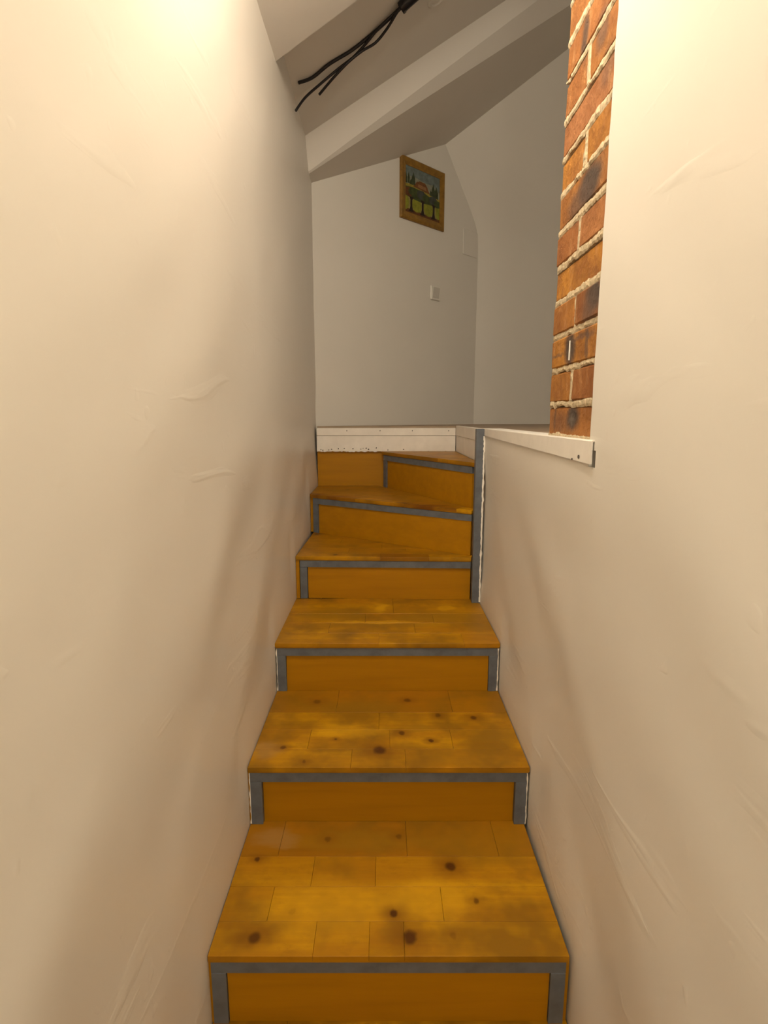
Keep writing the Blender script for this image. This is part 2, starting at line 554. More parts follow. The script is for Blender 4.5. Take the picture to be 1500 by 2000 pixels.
BL3 = [(-0.184, 1.875, 0.125, 0.048, 0.75, SL), (0.19, 1.850, 0.150, 0.055, 0.75, SL), (-0.05, 1.775, 0.22, 0.018, 0.5, SL), (0.33, 1.80, 0.05, 0.10, 0.45, SL),
       (-0.015, 1.945, 0.026, 0.045, 0.6, HL), (0.235, 1.945, 0.030, 0.030, 0.5, HL), (-0.05, 1.80, 0.16, 0.012, 0.5, HL)]
KN4 = [(-0.19, 2.075, 0.011, 0.9), (-0.31, 2.46, 0.014, 0.9), (-0.02, 2.30, 0.012, 0.6)]
BL4 = [(0.02, 2.07, 0.10, 0.030, 0.7, (0.22, 0.085, 0.005)), (0.20, 2.11, 0.07, 0.02, 0.5, SL), (-0.1, 2.3, 0.16, 0.03, 0.35, SL), (-0.17, 2.11, 0.1, 0.012, 0.6, SL)]
KN5 = [(-0.305, 2.49, 0.012, 1), (0.085, 2.235, 0.012, 1), (0.14, 2.195, 0.008, 0.8), (-0.18, 2.66, 0.011, 0.6)]
BL5 = [(0.18, 2.17, 0.08, 0.025, 0.8, (0.16, 0.05, 0.004)), (-0.22, 2.43, 0.08, 0.02, 0.7, (0.22, 0.075, 0.005)), (-0.2, 2.7, 0.15, 0.03, 0.35, SL)]
KN6 = []
BL6 = [(0.03, 2.72, 0.05, 0.05, 0.6, SL), (0.15, 2.5, 0.07, 0.05, 0.6, SL)]

# ------------------------------------------------------------------ staircase
TT = 0.0165                                       # tread thickness
BAR = 0.027
random.seed(11)
def tread(poly, z, rows, rot, mat, cuts, origin=None, rowdir=(1, 0), tones=None):
    """glued-pine tread: a thin bed with the glued staves on it. rows: stave widths from the front edge"""
    t = Vector(rowdir).normalized(); nn = Vector((-t.y, t.x))
    if poly_area(poly) < 0: poly = poly[::-1]
    vv, ff = prism_data(inset(poly, 0.002), Z(z - TT), Z(z - 0.0125))
    bed = add('tread', vv, ff, mat, STAIR)
    bed.color = (0.4, 0.4, 0.4, 1)
    p0 = Vector(origin or poly[0])
    d = 0.0
    for i, wdt in enumerate(rows):
        a_ = p0 + nn * (d - (0.05 if i == 0 else 0)); b_ = p0 + nn * (d + wdt + (0.5 if i == len(rows) - 1 else 0))
        band = clip(clip(poly, a_, nn), b_, -nn)
        d += wdt
        if not band: continue
        cs = sorted(cuts[i % len(cuts)])
        edges = [-9] + cs + [9]
        for c0, c1 in zip(edges[:-1], edges[1:]):
            pc = band
            if c0 > -9: pc = clip(pc, p0 + t * c0, t)
            if pc and c1 < 9: pc = clip(pc, p0 + t * c1, -t)
            if not pc or abs(poly_area(pc)) < 2e-4: continue
            pc2 = inset(pc if poly_area(pc) > 0 else pc[::-1], 0.00025)
            sv, sf = prism_data(pc2, Z(z - 0.0125), Z(z), 0.0006)
            st_ = add('stave', sv, sf, mat, bed)
            row_t = tones[i] if tones and i < len(tones) else None
            seg_i = edges.index(c0)
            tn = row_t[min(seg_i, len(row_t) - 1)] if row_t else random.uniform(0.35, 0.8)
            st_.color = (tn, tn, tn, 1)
    return bed

def bar(p, q, z0, z1, depth, mat=None, name='frame_bar'):
    """square steel tube lying from p to q (plan), front face on the line p-q, body behind it"""
    p, q = Vector(p), Vector(q)
    t = (q - p).normalized(); nn = Vector((-t.y, t.x))
    poly = [tuple(p), tuple(q), tuple(q + nn * depth), tuple(p + nn * depth)]
    sv, sf = prism_data(poly, Z(z0), Z(z1), 0.002)
    return add(name, sv, sf, mat or M['steel'], STAIR)

def riser(p, q, z0, z1, back, thick=0.012):
    p, q = Vector(p), Vector(q)
    t = (q - p).normalized(); nn = Vector((-t.y, t.x))
    poly = [tuple(p + nn * back), tuple(q + nn * back), tuple(q + nn * (back + thick)), tuple(p + nn * (back + thick))]
    sv, sf = prism_data(poly, Z(z0), Z(z1), 0.0)
    return add('riser_panel', sv, sf, M['ochre'], STAIR)

TZ = {-1: -1.365, 0: -1.200, 1: -1.035, 2: -0.870, 3: -0.705, 4: -0.533, 5: -0.352, 6: -0.172}
YF = {-1: 0.215, 0: 0.553, 1: 0.893, 2: 1.237, 3: 1.620, 4: 2.030}
TL, TR = -0.3445, 0.368
ROWS = {-1: [0.085] * 4, 0: [0.083] * 4, 1: [0.075, 0.085, 0.085, 0.10], 2: [0.078, 0.092, 0.09, 0.11], 3: [0.085, 0.09, 0.09, 0.12]}
CUTS = {-1: [[0.3], [0.2, 0.5], [0.4], [0.15]], 0: [[0.3], [0.2, 0.5], [0.4], [0.15]],
        1: [[0.205, 0.315, 0.385], [0.10, 0.47], [0.18, 0.325], [0.09, 0.40, 0.62]],
        2: [[0.26, 0.40], [0.14, 0.36, 0.53], [0.33], [0.20, 0.55]],
        3: [[0.33, 0.60], [0.16, 0.45], [0.28, 0.52], [0.38]]}
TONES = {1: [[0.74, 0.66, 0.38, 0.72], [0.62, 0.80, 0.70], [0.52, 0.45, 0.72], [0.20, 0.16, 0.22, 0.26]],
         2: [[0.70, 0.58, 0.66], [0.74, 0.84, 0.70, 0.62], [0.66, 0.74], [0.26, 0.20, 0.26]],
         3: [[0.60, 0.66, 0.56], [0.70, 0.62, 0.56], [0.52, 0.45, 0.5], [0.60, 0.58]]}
LISTS = {-1: (KN3, []), 0: (KN3, []), 1: (KN1, BL1), 2: (KN2, BL2), 3: (KN3, BL3)}
for i in (-1, 0, 1, 2, 3):
    yf = YF[i]; yb = YF[i + 1] + 0.024; z = TZ[i]
    l = TL if i < 3 else -0.350 + 0.004; r = TR - (0.006 if i == 1 else 0)
    pw = mat_wood('amber_pine_%d' % (i + 2), 0.0, *LISTS[i])
    tread([(l, yf), (r, yf), (r, yb), (l, yb)], z, ROWS[i], 0, pw, CUTS[i], tones=TONES.get(i))
    zl = TZ[i - 1] if i > -1 else FLOOR
    yy = yf + 0.004
    bar((l + 0.004, yy), (r - 0.004, yy), z - TT - BAR, z - TT, 0.03)
    for x0 in (l + 0.004, r - 0.004 - 0.029):
        bar((x0, yy), (x0 + 0.029, yy), zl + 0.0005, z - TT - BAR - 0.0003, 0.03, name='frame_leg')
    if i in (1, 2):
        box('side_filler', l - 0.0012, l + 0.0036, yy + 0.003, yy + 0.03, Z(zl + 0.0005), Z(z - TT - 0.0005), M['ochre'], STAIR)
    if i == 1:
        box('side_filler', r - 0.0036, r + 0.004, yy + 0.006, yy + 0.03, Z(zl + 0.0005), Z(z - TT - 0.0005), M['ochre'], STAIR)
    riser((l + 0.034, yy), (r - 0.034, yy), zl + 0.0005, z - TT - BAR - 0.0005, 0.012 if i == 2 else 0.005)

# winders turning right round the corner post
PX0, PX1, PY0, PY1 = 0.338, 0.3685, 2.000, 2.030
post = bar((PX0, PY0), (PX1, PY0), TZ[3] + 0.0005, LAND + 0.004, PY1 - PY0, name='corner_post')
WL = -0.3445
F4 = [(WL, 2.050), (PX0 - 0.002, 2.028)]
F5 = [(WL, 2.500), (PX0 - 0.002, 2.052)]
F6 = [(-0.012, 2.775), (0.352, 2.075)]
d5 = (Vector(F5[1]) - Vector(F5[0])).normalized(); d6 = (Vector(F6[1]) - Vector(F6[0])).normalized()
n5 = Vector((-d5.y, d5.x)); n6 = Vector((-d6.y, d6.x))
w4 = mat_wood('amber_pine_winder_low', 0.0, KN4, BL4)
tread([F4[0], F4[1], tuple(Vector(F5[1]) + n5 * 0.02), tuple(Vector(F5[0]) + n5 * 0.026)], TZ[4], [0.055, 0.09, 0.09, 0.09, 0.09, 0.1], 0, w4,
      [[0.33, 0.52], [0.20, 0.43], [0.33], [0.15]], rowdir=Vector(F4[1]) - Vector(F4[0]),
      tones=[[0.80, 0.10, 0.92], [0.45, 0.30, 0.40], [0.42, 0.5], [0.48, 0.38], [0.4], [0.4]])
w5 = mat_wood('amber_pine_winder_middle', math.atan2(-d5.y, d5.x), KN5, BL5)
tread([F5[0], F5[1], tuple(Vector(F6[1]) + n6 * 0.012), (-0.012 + 0.024, YB - 0.002), (WL, YB - 0.002)], TZ[5], [0.05, 0.09, 0.09, 0.09, 0.1], 0, w5,
      [[0.26, 0.51, 0.75], [0.22, 0.52], [0.35], [0.12]], rowdir=d5,
      tones=[[0.14, 0.88, 0.03, 0.88], [0.40, 0.45, 0.3], [0.38, 0.42], [0.35], [0.35]])
w6 = mat_wood('amber_pine_winder_top', math.atan2(-d6.y, d6.x), KN6, BL6)
tread([F6[0], F6[1], (0.3675, 2.075), (0.3675, YB - 0.002), (-0.012, YB - 0.002)], TZ[6], [0.06, 0.09, 0.09, 0.09, 0.1], 0, w6,
      [[0.16, 0.33, 0.52], [0.3], [0.2]], rowdir=d6, tones=[[0.15, 0.28, 0.2, 0.5], [0.5, 0.6], [0.55, 0.5], [0.5], [0.5]])
# frames and risers of the winders
t4 = (Vector(F4[1]) - Vector(F4[0])).normalized()
bar(tuple(Vector(F4[0]) + t4 * 0.016 + Vector((0, 0.004))), tuple(Vector(F4[1]) + Vector((-0.0005, 0.004))), TZ[4] - TT - BAR, TZ[4] - TT, 0.028)
bar((WL + 0.016, 2.054), (WL + 0.044, 2.053), TZ[3] + 0.0005, TZ[4] - TT - BAR - 0.0003, 0.028, name='frame_leg')
riser((WL + 0.046, 2.054), (PX0 - 0.002, 2.036), TZ[3] + 0.0005, TZ[4] - TT - BAR - 0.0005, 0.004)
box('side_filler', WL, WL + 0.013, 2.056, 2.10, Z(TZ[3] + 0.0005), Z(TZ[4] - TT - 0.0005), M['ochre'], STAIR)
b5 = Vector(F5[0]) + n5 * 0.004
bar(tuple(b5 + d5 * 0.014), tuple(Vector(F5[1]) + n5 * 0.004 - d5 * 0.001), TZ[5] - TT - BAR, TZ[5] - TT, 0.028)
bar(tuple(b5 + d5 * 0.014), tuple(b5 + d5 * 0.042), TZ[4] + 0.0005, TZ[5] - TT - BAR - 0.0003, 0.028, name='frame_leg')
riser(tuple(b5 + d5 * 0.044), tuple(Vector(F5[1]) - d5 * 0.004), TZ[4] + 0.0005, TZ[5] - TT - BAR - 0.0005, 0.006)
box('side_filler', WL, WL + 0.012, 2.512, 2.56, Z(TZ[4] + 0.0005), Z(TZ[5] - TT - 0.0005), M['ochre'], STAIR)
b6 = Vector(F6[0]) + n6 * 0.004
bar(tuple(b6 + d6 * 0.012), tuple(Vector(F6[1]) + n6 * 0.004 - d6 * 0.03), TZ[6] - TT - BAR, TZ[6] - TT, 0.026)
bar(tuple(b6 + d6 * 0.012), tuple(b6 + d6 * 0.044), TZ[5] + 0.0005, TZ[6] - TT - BAR - 0.0003, 0.026, name='frame_leg')
riser(tuple(b6 + d6 * 0.046), tuple(Vector(F6[1]) - d6 * 0.03), TZ[5] + 0.0005, TZ[6] - TT - BAR - 0.0005, 0.006)
box('riser_panel', WL, 0.3675, YB + 0.0005, YB + 0.011, Z(TZ[4]), Z(TZ[6] + 0.01), M['ochre'], STAIR)

# ------------------------------------------------------------------ white edging round the landing
def ragged_board(name, x0, x1, y, zb, zt, thick, mat, amp, seed, step=0.008):
    xs = frange(x0, x1, step)
    vv = []; ff = []
    for x in xs:
        zlow = zb + amp * (noise.noise(Vector((x * 55, seed, 0))) + 0.7 * noise.noise(Vector((x * 150, seed, 3))))
        vv += [(x, y, Z(zlow)), (x, y, Z(zt)), (x, y + thick, Z(zt)), (x, y + thick, Z(zlow))]
    for i in range(len(xs) - 1):
        q = i * 4; w = q + 4
        ff += [(q, w, w + 1, q + 1), (q + 1, w + 1, w + 2, q + 2), (q + 2, w + 2, w + 3, q + 3), (q + 3, w + 3, w, q)]
    e = (len(xs) - 1) * 4
    ff += [(0, 1, 2, 3), (e + 3, e + 2, e + 1, e)]
    return add(name, vv, ff, mat)

struct(ragged_board('trim_1', XL + 0.004, XR - 0.006, YB - 0.014, -0.174, -0.094, 0.013, M['white_trim'], 0.0065, 2.0),
       'white painted board with a chipped lower edge below the landing at the end of the stairs', 'trim')
t1 = bpy.data.objects['trim_1']
random.seed(3)
for sx in (-0.325, -0.315, -0.285, -0.270, -0.235, -0.205, -0.160, -0.120, -0.108, -0.092, -0.080, -0.040, 0.02, 0.10):
    hh = random.uniform(0.003, 0.008); ww = random.uniform(0.0015, 0.004); zz = -0.167 + random.uniform(-0.003, 0.010)
    yy = YB - 0.0142
    vv = [(sx - ww, yy, Z(zz)), (sx + ww * 0.7, yy, Z(zz - 0.001)), (sx + ww * 1.2, yy, Z(zz + hh * 0.6)), (sx - ww * 0.2, yy, Z(zz + hh))]
    vv += [(x, y - 0.0004, z) for x, y, z in vv]
    add('paint_chip', vv, [(3, 2, 1, 0), (4, 5, 6, 7), (0, 1, 5, 4), (1, 2, 6, 5), (2, 3, 7, 6), (3, 0, 4, 7)], M['dark'], t1)
bt = box('trim_2', XL + 0.004, XR - 0.006, YB - 0.018, YB + 0.0115, Z(-0.0925), Z(-0.054), M['white_trim'], bev=0.0015)
struct(bt, 'narrow white edging strip along the landing at the end of the stairs', 'trim')
for sx in (-0.19, -0.02, 0.145, 0.33):
    vv, ff = [], []
    for k in range(8):
        aa = k * math.pi / 4
        vv += [(sx + 0.0028 * math.cos(aa), YB - 0.0182, Z(-0.068) + 0.0028 * math.sin(aa)), (sx + 0.0028 * math.cos(aa), YB - 0.0192, Z(-0.068) + 0.0028 * math.sin(aa))]
    ff = [(2 * k, 2 * ((k + 1) % 8), 2 * ((k + 1) % 8) + 1, 2 * k + 1) for k in range(8)] + [tuple(range(1, 16, 2)), tuple(range(0, 16, 2))[::-1]]
    add('screw_head', vv, ff, M['screw'], bt)

def edge_profile(name, ya, yb, zt_a, zt_b, zb_a, zb_b, xf, xback, mat, th=0.003, wob=0.0012):
    """bent white angle strip along the landing edge: face plus top flange"""
    ys = frange(ya, yb, 0.03)
    vv, ff = [], []
    for y in ys:
        t = (y - ya) / (yb - ya)
        zt = zt_a + (zt_b - zt_a) * t; zb = zb_a + (zb_b - zb_a) * t
        w = wob * noise.noise(Vector((y * 7, 4.4, 0)))
        prof = [(xf + w, zb), (xf + w, zt - 0.002), (xf + w + 0.002, zt), (xback, zt), (xback, zt - th), (xf + w + th, zt - th), (xf + w + th, zb)]
        vv += [(x, y, Z(z)) for x, z in prof]
    m_ = 7
    for i in range(len(ys) - 1):
        for k in range(m_):
            a_, b_ = i * m_ + k, i * m_ + (k + 1) % m_
            ff.append((a_, b_, b_ + m_, a_ + m_))
    e = (len(ys) - 1) * m_
    for s in (0, e):
        ff += [(s + 0, s + 1, s + 5, s + 6), (s + 1, s + 2, s + 3, s + 4), (s + 1, s + 4, s + 5)]
    return add(name, vv, ff, mat)

tr3 = edge_profile('trim_3', 0.963, PY0 - 0.003, -0.0400, -0.0395, -0.0825, -0.0660, XR - 0.0065, XR + 0.05, M['white_trim'])
struct(tr3, 'bent white angle strip on the landing edge below the brick pillar', 'trim')
for (yy, zz, rr) in ((1.020, -0.073, 0.0036), (1.055, -0.0795, 0.002)):
    vv = []
    for k in range(8):
        aa = k * math.pi / 4
        vv += [(XR - 0.0073, yy + rr * math.cos(aa), Z(zz) + rr * math.sin(aa)), (XR - 0.0087, yy + rr * math.cos(aa), Z(zz) + rr * math.sin(aa))]
    ff = [(2 * k, 2 * ((k + 1) % 8), 2 * ((k + 1) % 8) + 1, 2 * k + 1) for k in range(8)] + [tuple(range(1, 16, 2)), tuple(range(0, 16, 2))[::-1]]
    add('screw_head', vv, ff, M['screw'], tr3)
struct(box('trim_4', XR - 0.0035, XR + 0.011, PY1 + 0.004, YB - 0.02, Z(TZ[6] + 0.001), Z(-0.0925), M['white_trim']),
       'white riser board between the top winder and the landing', 'trim')
struct(box('trim_5', XR - 0.0055, XR + 0.0115, PY1 + 0.003, YB - 0.019, Z(-0.0915), Z(-0.042), M['white_trim'], bev=0.0015),
       'narrow white edging strip behind the grey corner post', 'trim')

# ragged smears of white paint where the plaster meets the steel
def smear(y, x, z0, z1, wmin, wmax, seed, parent, side=1):
    zs = frange(z0, z1, 0.006)
    vv, ff = [], []
    for z in zs:
        w = wmin + (wmax - wmin) * (0.5 + 0.5 * noise.noise(Vector((z * 34, seed, 0))) + 0.35 * noise.noise(Vector((z * 110, seed, 5))))
        w = max(0.0006, w)
        xa, xb = x - side * w, x + side * (0.0004 + max(0.0, 0.0045 * (0.25 + noise.noise(Vector((z * 48, seed, 21))))))
        dy = 0.0014 + 0.0008 * noise.noise(Vector((z * 60, seed, 9)))
        vv += [(xa, y - 0.0004, Z(z)), (xa * 0.4 + xb * 0.6, y - dy, Z(z)), (xb, y - 0.0008, Z(z)), (xb, y + 0.006, Z(z)), (xa, y + 0.0003, Z(z))]
    for i in range(len(zs) - 1):
        for k in range(5):
            a_, b_ = i * 5 + k, i * 5 + (k + 1) % 5
            ff.append((a_, b_, b_ + 5, a_ + 5))
    e = (len(zs) - 1) * 5
    ff += [tuple(range(5)), tuple(range(e, e + 5))]
    return add('paint_smear', vv, ff, M['smear'], parent)
smear(PY0 - 0.0006, PX1, TZ[3] + 0.004, -0.068, 0.001, 0.0075, 1.0, wr)
for i, (wmn, wmx) in {2: (-0.003, 0.0045), 3: (-0.001, 0.005)}.items():
    smear(YF[i] + 0.0035, TR - 0.004 - (0.006 if i == 1 else 0), TZ[i - 1] + 0.003, TZ[i] - TT - 0.002, wmn, wmx, 3.0 + i, wr)
    smear(YF[i] + 0.0035, TL + 0.0035, TZ[i - 1] + 0.003, TZ[i] - TT - 0.002, -0.003, 0.0018, 8.0 + i, wl, side=-1)

# ------------------------------------------------------------------ brick pillar
PIL = empty('brick_pillar', (XR + 0.12, YP + 0.135, Z(-0.040)))
tag(PIL, 'bare orange brick pillar with rough cream mortar at the end of the plastered wall', 'pillar')
BX0, BX1 = XR + 0.004, XR + 0.252
BY0, BY1 = YP + 0.008, 1.252
def mat_brick():
    m = NT('fired_brick')
    v = m.obj_coord(PIL)
    info = m.n('ShaderNodeObjectInfo')
    rnd = info.outputs['Random']
    base = m.ramp(rnd, [(0.0, (0.36, 0.145, 0.050)), (0.3, (0.45, 0.200, 0.045)), (0.6, (0.52, 0.235, 0.035)), (0.85, (0.40, 0.175, 0.075)), (1.0, (0.48, 0.205, 0.040))])
    n1 = m.noise(v, 13, 4, 0.6)
    n2 = m.noise(v, 70, 3, 0.7)
    n3 = m.noise(m.mapping(v, scale=(1, 2.0, 0.7)), 18, 3, 0.6)
    c = m.mix(m.ramp(n1.outputs[0], [(0.40, (0, 0, 0)), (0.68, (0.7, 0.7, 0.7))]), base, (0.20, 0.075, 0.03, 1))
    c = m.mix(m.ramp(n3.outputs[0], [(0.55, (0, 0, 0)), (0.72, (0.55, 0.55, 0.55))]), c, (0.56, 0.30, 0.13, 1))
    c = m.mix(m.ramp(n2.outputs[0], [(0.35, (0.35, 0.35, 0.35)), (0.6, (0, 0, 0))]), c, (0.24, 0.085, 0.02, 1))
    dn = m.noise(v, 40, 2)
    dv = m.n('ShaderNodeVectorMath', operation='MULTIPLY_ADD')
    m.l(dn.outputs['Color'], dv.inputs[0]); dv.inputs[1].default_value = (0, 0.02, 0.02); m.l(v, dv.inputs[2])
    px, py, pz = PIL.location
    K1 = (0.075, 0.060, 0.052); K2 = (0.13, 0.085, 0.065)
    for (y, z, ry, rz, st, cc) in [(1.100, 0.000, 0.034, 0.026, 0.95, K1), (1.105, -0.004, 0.016, 0.012, 0.6, (0.2, 0.17, 0.14)), (1.130, 0.135, 0.030, 0.034, 0.9, K1), (1.010, 0.215, 0.035, 0.025, 1.0, K1),
                                   (1.03, 0.200, 0.04, 0.035, 0.7, K2), (1.040, 0.135, 0.008, 0.034, 0.7, K2), (1.06, 0.150, 0.06, 0.005, 0.6, K2),
                                   (1.21, 0.130, 0.04, 0.004, 0.6, K2), (1.215, 0.00, 0.006, 0.03, 0.6, K2), (1.18, -0.01, 0.07, 0.02, 0.35, K2),
                                   (1.075, 0.42, 0.055, 0.035, 0.95, K1), (1.13, 0.405, 0.06, 0.03, 0.7, K2), (1.03, 0.585, 0.03, 0.03, 0.5, K2),
                                   (1.15, 0.70, 0.018, 0.04, 0.8, K1), (1.06, 0.655, 0.025, 0.03, 0.7, K2)]:
        s = m.spot(dv.outputs[0], (0, y - py + 0.010, Z(z) - pz + 0.010), (50, ry, rz), 0.5)
        c = m.mix(m.math('MULTIPLY', s, st), c, (*cc, 1))
    h = m.math('ADD', n2.outputs[0], m.math('MULTIPLY', n1.outputs[0], 1.5))
    return m.done(c, 0.75, m.bump(h, 0.5, 0.006), 0.25)
M['brick'] = mat_brick()

random.seed(5)
z0 = -0.0395
PITCH = 0.0715
zc = z0
courses = []
ci = 0
vcore, fcore = box_data(BX0 + 0.022, BX1 - 0.006, BY0 - 0.004, BY1 - 0.007, Z(z0), Z(1.58))
add('mortar_core', vcore, fcore, M['mortar'], PIL)
def brick_mesh(x0, x1, y0, y1, z0_, z1_, seed):
    bm = bmesh.new()
    bmesh.ops.create_cube(bm, size=1)
    for v in bm.verts:
        j = [0.0018 * noise.noise(Vector((v.co.x * 9 + seed, v.co.y * 7, v.co.z * 5 + k * 3.3))) for k in range(3)]
        v.co = Vector(((x0 + x1) / 2 + v.co.x * (x1 - x0) + j[0] * 1.3, (y0 + y1) / 2 + v.co.y * (y1 - y0) + j[1], (z0_ + z1_) / 2 + v.co.z * (z1_ - z0_) + j[2]))
    bmesh.ops.bevel(bm, geom=bm.edges[:], offset=0.004, segments=1, affect='EDGES')
    vv = [tuple(v.co) for v in bm.verts]
    bm.verts.ensure_lookup_table(); bm.verts.index_update()
    ff = [tuple(v.index for v in f_.verts) for f_ in bm.faces]
    bm.free()
    return vv, ff
joint_zs = []
while zc < 1.54:
    jt = 0.0095 + random.uniform(-0.002, 0.0025)
    h = PITCH - jt
    out = random.uniform(-0.0035, 0.0012)
    split = (ci % 2 == 1)
    ym = 1.112 + random.uniform(-0.008, 0.010)
    # slight tilts of the upper courses
    if split:
        for (ya, yb) in ((BY0 - 0.005, ym - 0.0055), (ym + 0.0055, BY1 + random.uniform(-0.003, 0.002))):
            o_ = random.uniform(-0.003, 0.0015)
            vv, ff = brick_mesh(BX0 + out * 0.5 + o_, BX1, ya, yb, Z(zc), Z(zc + h), random.random() * 90)
            add('brick', vv, ff, M['brick'], PIL)
    else:
        vv, ff = brick_mesh(BX0 + out, BX0 + 0.118, BY0 - 0.005, BY1 + random.uniform(-0.004, 0.002), Z(zc), Z(zc + h), random.random() * 90)
        add('brick', vv, ff, M['brick'], PIL)
        vv, ff = brick_mesh(BX0 + 0.13, BX1, BY0 - 0.005, BY1 + random.uniform(-0.004, 0.002), Z(zc), Z(zc + h), random.random() * 90)
        add('brick', vv, ff, M['brick'], PIL)
    courses.append((zc, h, split, ym))
    joint_zs.append((zc + h, jt))
    zc += PITCH
    ci += 1

def lumpy_strip(along, fixed0, thick, a0, a1, seed, raised, gap_side):
    """irregular squeezed-out mortar along a joint on the stair face of the pillar.
    along='y' (bed joint at height fixed0..+thick) or 'z' (upright joint)"""
    ts = frange(a0, a1, 0.005)
    vv, ff = [], []
    for t in ts:
        n_ = noise.noise(Vector((t * 45, seed, 0))); n2_ = noise.noise(Vector((t * 130, seed, 7))); n3_ = noise.noise(Vector((t * 14, seed, 13)))
        lo = fixed0 - 0.0016 + 0.0026 * n2_ + max(0.0, 0.0130 * n3_ + 0.0040 * n_ + 0.0005) * gap_side - 0.0035 * max(0, -n_) * (1.4 - gap_side)
        hi = fixed0 + thick + 0.0014 + 0.0034 * n_ + 0.0024 * n2_ + 0.007 * max(0, -n3_)
        if hi - lo < 0.0035: hi = lo + 0.0035
        px_ = BX0 - raised * (0.55 + 0.5 * n_ + 0.4 * n2_)
        px2_ = BX0 - raised * (0.45 + 0.5 * n2_)
        back = BX0 + 0.026
        if along == 'y':
            pr = [(back, t, Z(lo)), (BX0 - 0.0003, t, Z(lo)), (px_, t, Z(lo + (hi - lo) * 0.30)), (px2_, t, Z(lo + (hi - lo) * 0.72)), (BX0 - 0.0003, t, Z(hi)), (back, t, Z(hi))]
        else:
            pr = [(back, lo, Z(t)), (BX0 - 0.0003, lo, Z(t)), (px_, lo + (hi - lo) * 0.30, Z(t)), (px2_, lo + (hi - lo) * 0.72, Z(t)), (BX0 - 0.0003, hi, Z(t)), (back, hi, Z(t))]
        vv += pr
    for i in range(len(ts) - 1):
        for k in range(6):
            a_, b_ = i * 6 + k, i * 6 + (k + 1) % 6
            ff.append((a_, b_, b_ + 6, a_ + 6))
    e = (len(ts) - 1) * 6
    ff += [tuple(range(6)), tuple(range(e, e + 6))]
    return add('mortar_joint', vv, ff, M['mortar'], PIL)
for i, (zj, jt) in enumerate(joint_zs[:-1]):
    lumpy_strip('y', zj, jt, BY0 - 0.004, BY1 - 0.003, 1.7 * i + 0.4, 0.0035, 0.5 if i < 4 else 1.0)
for i, (zb_, h, split, ym) in enumerate(courses):
    if split:
        lumpy_strip('z', ym - 0.0075, 0.015, zb_ + 0.001, zb_ + h - 0.001, 50 + i * 2.1, 0.0035, 0.0)
lumpy_strip('y', z0 - 0.001, 0.004, BY0 - 0.004, BY1 - 0.003, 99.0, 0.003, 0.0)

# a thin dribble of white paint down one brick
zs_ = frange(0.113, 0.151, 0.006)
vv, ff = [], []
for z in zs_:
    t = (z - 0.113) / 0.038
    w = 0.0004 + 0.0007 * math.sin(math.pi * t) + (0.0012 if t > 0.9 else 0)
    vv += [(BX0 - 0.0045, 1.128 - w, Z(z)), (BX0 - 0.0060, 1.128, Z(z)), (BX0 - 0.0045, 1.128 + w, Z(z)), (BX0 + 0.004, 1.128, Z(z))]
for i in range(len(zs_) - 1):
    for k in range(4):
        a_, b_ = i * 4 + k, i * 4 + (k + 1) % 4
        ff.append((a_, b_, b_ + 4, a_ + 4))
e = (len(zs_) - 1) * 4
ff += [(0, 1, 2, 3), (e, e + 1, e + 2, e + 3)]
add('paint_drip', vv, ff, M['smear'], PIL)

# ------------------------------------------------------------------ picture on the partition
def wall_frame(s0, z0_):
    """matrix: local x along the partition, local y out of it, local z up; origin on the wall"""
    p = on_p1(s0, z0_)
    return Matrix(((D1.x, N1.x, 0, p[0]), (D1.y, N1.y, 0, p[1]), (0, 0, 1, p[2]), (0, 0, 0, 1)))
def add_local(name, verts, faces, mat, root, mw):
    me = mesh_from(name, [mw @ Vector(v) for v in verts], faces)
    fix_normals(me)
    o = link(name, me, mat, root)
    return recentre(o)

PS0, PS1, PZ0, PZ1 = 0.585, 0.951, 1.106, 1.428
PWD, PHT = PS1 - PS0, PZ1 - PZ0
mw = wall_frame(PS0, PZ0)
PIC = empty('framed_picture', tuple(mw @ Vector((PWD / 2, 0, 0))))
tag(PIC, 'framed landscape painting of three trees and a distant house on the partition wall', 'picture')
M['frame_wood'] = mat_simple('gilt_brown_frame', (0.26, 0.135, 0.018), 0.45, 35, 0.25, 0.3)
FW = 0.040
def rail(p4, mat):
    """mitred rail with a raised outer lip; p4 outer a,b then inner b,a in (x,z)"""
    (ax, az), (bx, bz), (cx, cz), (dx, dz) = p4
    def lerp(p, q, t): return (p[0] + (q[0] - p[0]) * t, p[1] + (q[1] - p[1]) * t)
    A, B, Cc, Dd = (ax, az), (bx, bz), (cx, cz), (dx, dz)
    prof = [(0.0, 0.001), (0.0, 0.011), (0.15, 0.016), (0.45, 0.015), (0.8, 0.010), (1.0, 0.009), (1.0, 0.001)]
    vv = []
    for end in ((A, Dd), (B, Cc)):
        for t, y in prof:
            q = lerp(end[0], end[1], t)
            vv.append((q[0], y, q[1]))
    m_ = len(prof)
    ff = [(k, (k + 1) % m_, m_ + (k + 1) % m_, m_ + k) for k in range(m_)] + [tuple(range(m_)), tuple(range(m_, 2 * m_))]
    return add_local('frame_rail', vv, ff, mat, PIC, mw)
o0 = [(0, 0), (PWD, 0), (PWD, PHT), (0, PHT)]
i0 = [(FW, FW), (PWD - FW, FW), (PWD - FW, PHT - FW), (FW, PHT - FW)]
for k in range(4):
    j = (k + 1) % 4
    rail([o0[k], o0[j], i0[j], i0[k]], M['frame_wood'])

